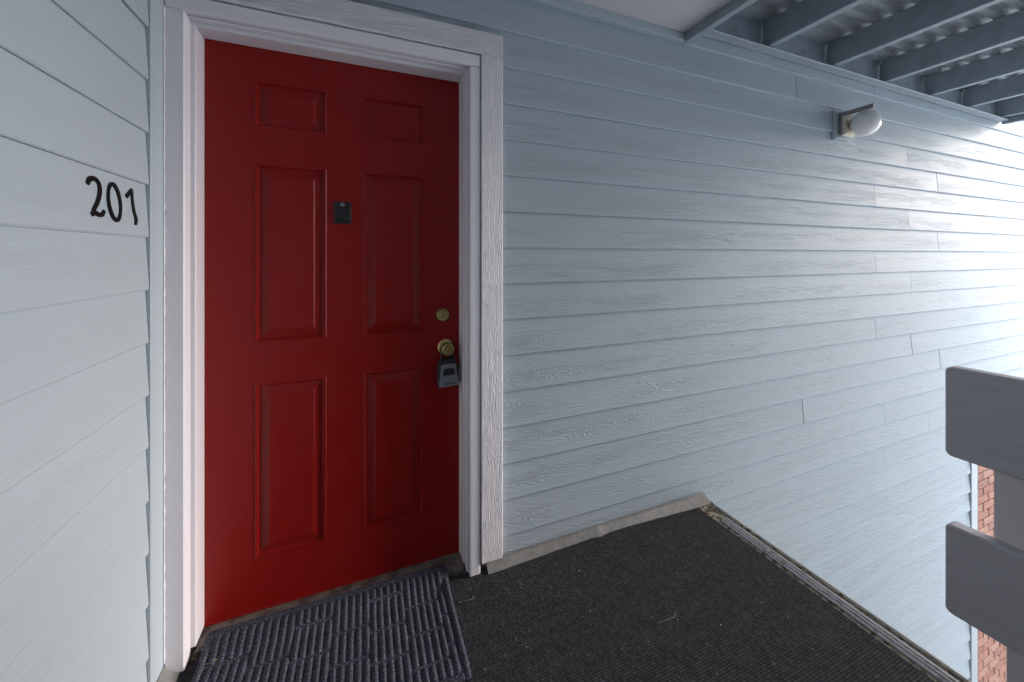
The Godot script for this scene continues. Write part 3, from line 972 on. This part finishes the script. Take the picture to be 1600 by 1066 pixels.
func build_rail() -> void:
	var r := thing("guard_rail", "grey wooden guard rail of two wide boards on a post by the open edge", "railing")
	var x := 1.664
	var zend := 0.945
	for e in [[0.708, 0.978], [0.232, 0.502]]:
		# outline in (z, y): the end by the wall is rounded
		var m := extrude(rounded_rect(BACK - 0.02 - zend, e[1] - e[0], 0.016), Vector3(x + 0.038, e[0], zend), Vector3.BACK, Vector3.UP, Vector3.LEFT, 0.038, 0.004)
		obj("rail_board", m, M.rail, r)
	var poly := PackedVector2Array([Vector2(1.030, 0.90), Vector2(1.030, 0.690), Vector2(1.053, 0.664), Vector2(1.053, 0.0), Vector2(1.142, 0.0), Vector2(1.142, 0.90)])
	obj("post", extrude(poly, Vector3(x + 0.127, 0.0, 0), Vector3.BACK, Vector3.UP, Vector3.LEFT, 0.088, 0.003), M.post, r, Vector3(0, -0.20, 0))
	obj("post", extrude(PackedVector2Array([Vector2(2.50, 0.0), Vector2(2.59, 0.0), Vector2(2.59, 1.10), Vector2(2.50, 1.10)]), Vector3(x + 0.127, 0.0, 0), Vector3.BACK, Vector3.UP, Vector3.LEFT, 0.088, 0.003), M.post, r, Vector3(0, -0.20, 0))

# ---------------------------------------------------------------- overhead
func build_soffit() -> void:
	var s := thing("soffit", "off-white flat soffit panel over the landing with grey trim", "soffit")
	obj("panel", cbox(Vector3(-0.70, 2.472, 0.004), Vector3(1.586, 2.50, BACK + 0.02), 0.002), M.soffit, s)
	obj("wall_trim", cbox(Vector3(-0.552, 2.430, 0.004), Vector3(1.586, 2.4715, 0.024), 0.002, 0), M.corner, s)
	obj("edge_trim", cbox(Vector3(1.5865, 2.426, 0.002), Vector3(1.624, 2.62, BACK + 0.02), 0.002, 2), M.steel_paint, s)
	obj("edge_cap", cbox(Vector3(1.6245, 2.434, 0.004), Vector3(1.629, 2.62, BACK + 0.02), 0.001, 2), M.steel_paint, s)

func channel(x: float, z0: float, z1: float, y0: float, y1: float) -> ArrayMesh:
	var g := Geo.new()
	cbox_into(g, Vector3(x, y0, z0), Vector3(x + 0.005, y1, z1), 0.0015, 2)
	cbox_into(g, Vector3(x + 0.0051, y0, z0), Vector3(x + 0.046, y0 + 0.006, z1), 0.002, 2)
	cbox_into(g, Vector3(x + 0.0051, y1 - 0.006, z0), Vector3(x + 0.046, y1, z1), 0.002, 2)
	return g.mesh()

func build_walkway() -> void:
	var w := thing("upper_walkway", "blue-grey steel walkway overhead with joists under a corrugated deck", "walkway")
	var y0 := 2.518
	var y1 := 2.665
	var g := Geo.new()
	cbox_into(g, Vector3(1.632, 2.500, 0.002), Vector3(5.36, 2.668, 0.008), 0.001)
	cbox_into(g, Vector3(1.632, 2.500, 0.0082), Vector3(5.36, 2.508, 0.058), 0.0025)
	obj("ledger", g.mesh(), M.steel_paint, w)
	var cm := channel(0.0, 0.012, BACK - 0.02, y0, y1)
	for i in 6:
		obj("joist", cm, M.steel_paint, w, Vector3([1.66, 2.19, 2.79, 3.39, 3.99, 4.59][i], 0, 0))
	obj("joist", cm, M.steel_paint, w, Vector3(5.19, 0, 0))
	obj("rim_beam", channel(0.0, 0.012, BACK - 0.02, 2.478, 2.72), M.steel_paint, w, Vector3(5.31, 0, 0))
	# clips and bolts at the ledger
	var clip := cbox(Vector3(-0.034, -0.020, 0.0085), Vector3(-0.0005, 0.0, 0.034), 0.003)
	var bolt := lathe([Vector2(0.007, 0.0), Vector2(0.007, 0.004), Vector2(0.0, 0.005)], 6)
	for x in [2.19, 2.79, 3.39, 3.99, 4.59]:
		obj("clip", clip, M.steel_paint, w, Vector3(x, 2.664, 0))
		obj("bolt", bolt, M.lamp_grey, w, Vector3(x - 0.22, 2.58, 0.008))
	# trapezoidal deck sheet, flutes along x
	var d := Geo.new()
	var z := 0.0605
	var p := 0.094
	var depth := 0.026
	while z < BACK - 0.02:
		var pr := [Vector2(z, 0.0), Vector2(z + 0.034, 0.0), Vector2(z + 0.047, depth), Vector2(z + 0.081, depth), Vector2(z + p, 0.0)]
		for i in 4:
			var a: Vector2 = pr[i]
			var b: Vector2 = pr[i + 1]
			var dd := (b - a).normalized()
			d.quad(Vector3(1.63, y1 + 0.002 + a.y, a.x), Vector3(5.36, y1 + 0.002 + a.y, a.x), Vector3(5.36, y1 + 0.002 + b.y, b.x), Vector3(1.63, y1 + 0.002 + b.y, b.x), Vector3(0, -dd.x, dd.y))
		z += p
	obj("deck_sheet", d.mesh(), M.deck, w)
	obj("deck_angle", cbox(Vector3(1.632, 2.6685, 0.004), Vector3(5.36, 2.676, 0.060), 0.002), M.steel_paint, w)
	obj("topping", cbox(Vector3(-0.70, y1 + 0.040, 0.004), Vector3(5.36, y1 + 0.12, BACK + 0.02), 0.002), M.concrete, w)

# ---------------------------------------------------------------- scene
func _ready() -> void:
	rng.seed = 20240611
	# camera: level, 22 degrees to the right of the wall's normal, lens shifted down
	var cam := Camera3D.new()
	cam.name = "camera"
	var near := 0.05
	cam.set_frustum(near * 1066.0 / 600.58, Vector2(0, -near * 133.8 / 600.58), near, 600.0)
	cam.position = Vector3(0, 1.315, 1.533)
	cam.rotation.y = -0.3864
	add_child(cam)
	cam.current = true
	# sky: bright thin overcast
	var sky := ProceduralSkyMaterial.new()
	sky.sky_top_color = Color(0.75, 0.78, 0.825)
	sky.sky_horizon_color = Color(0.94, 0.915, 0.92)
	sky.sky_curve = 0.2
	sky.ground_bottom_color = Color(0.42, 0.41, 0.40)
	sky.ground_horizon_color = Color(0.70, 0.70, 0.70)
	sky.energy_multiplier = 1.0
	var s := Sky.new()
	s.sky_material = sky
	var env := Environment.new()
	env.background_mode = Environment.BG_SKY
	env.sky = s
	env.background_energy_multiplier = 1.0
	env.tonemap_mode = Environment.TONE_MAPPER_LINEAR
	env.tonemap_exposure = 9.2
	env.sdfgi_enabled = true
	env.ssao_enabled = true
	env.ssil_enabled = true
	var we := WorldEnvironment.new()
	we.name = "world_environment"
	we.environment = env
	add_child(we)
	# hazy sun, low contrast, from the open right-hand end
	var sun := DirectionalLight3D.new()
	sun.name = "sun"
	sun.light_energy = 0.15
	sun.light_color = Color(1.0, 0.96, 0.93)
	sun.light_angular_distance = 25.0
	sun.shadow_enabled = true
	add_child(sun)
	sun.look_at_from_position(Vector3.ZERO, -Vector3(1.0, 0.23, 0.19), Vector3.UP)

	make_materials()
	# setting
	var pm := PlaneMesh.new()
	pm.size = Vector2(400, 400)
	tag(obj("ground", pm, M.concrete, null, Vector3(0, GROUND, 0)), "", "", "", "structure")
	build_landing()
	build_door_wall()
	build_side_wall()
	build_unseen_opposite_wall()
	build_brick()
	build_soffit()
	build_walkway()
	# objects
	build_frame()
	build_door()
	build_rail()
	build_lamp()
	build_number()
	build_lock_box()
	build_mat()
	build_flashing()
	build_litter()
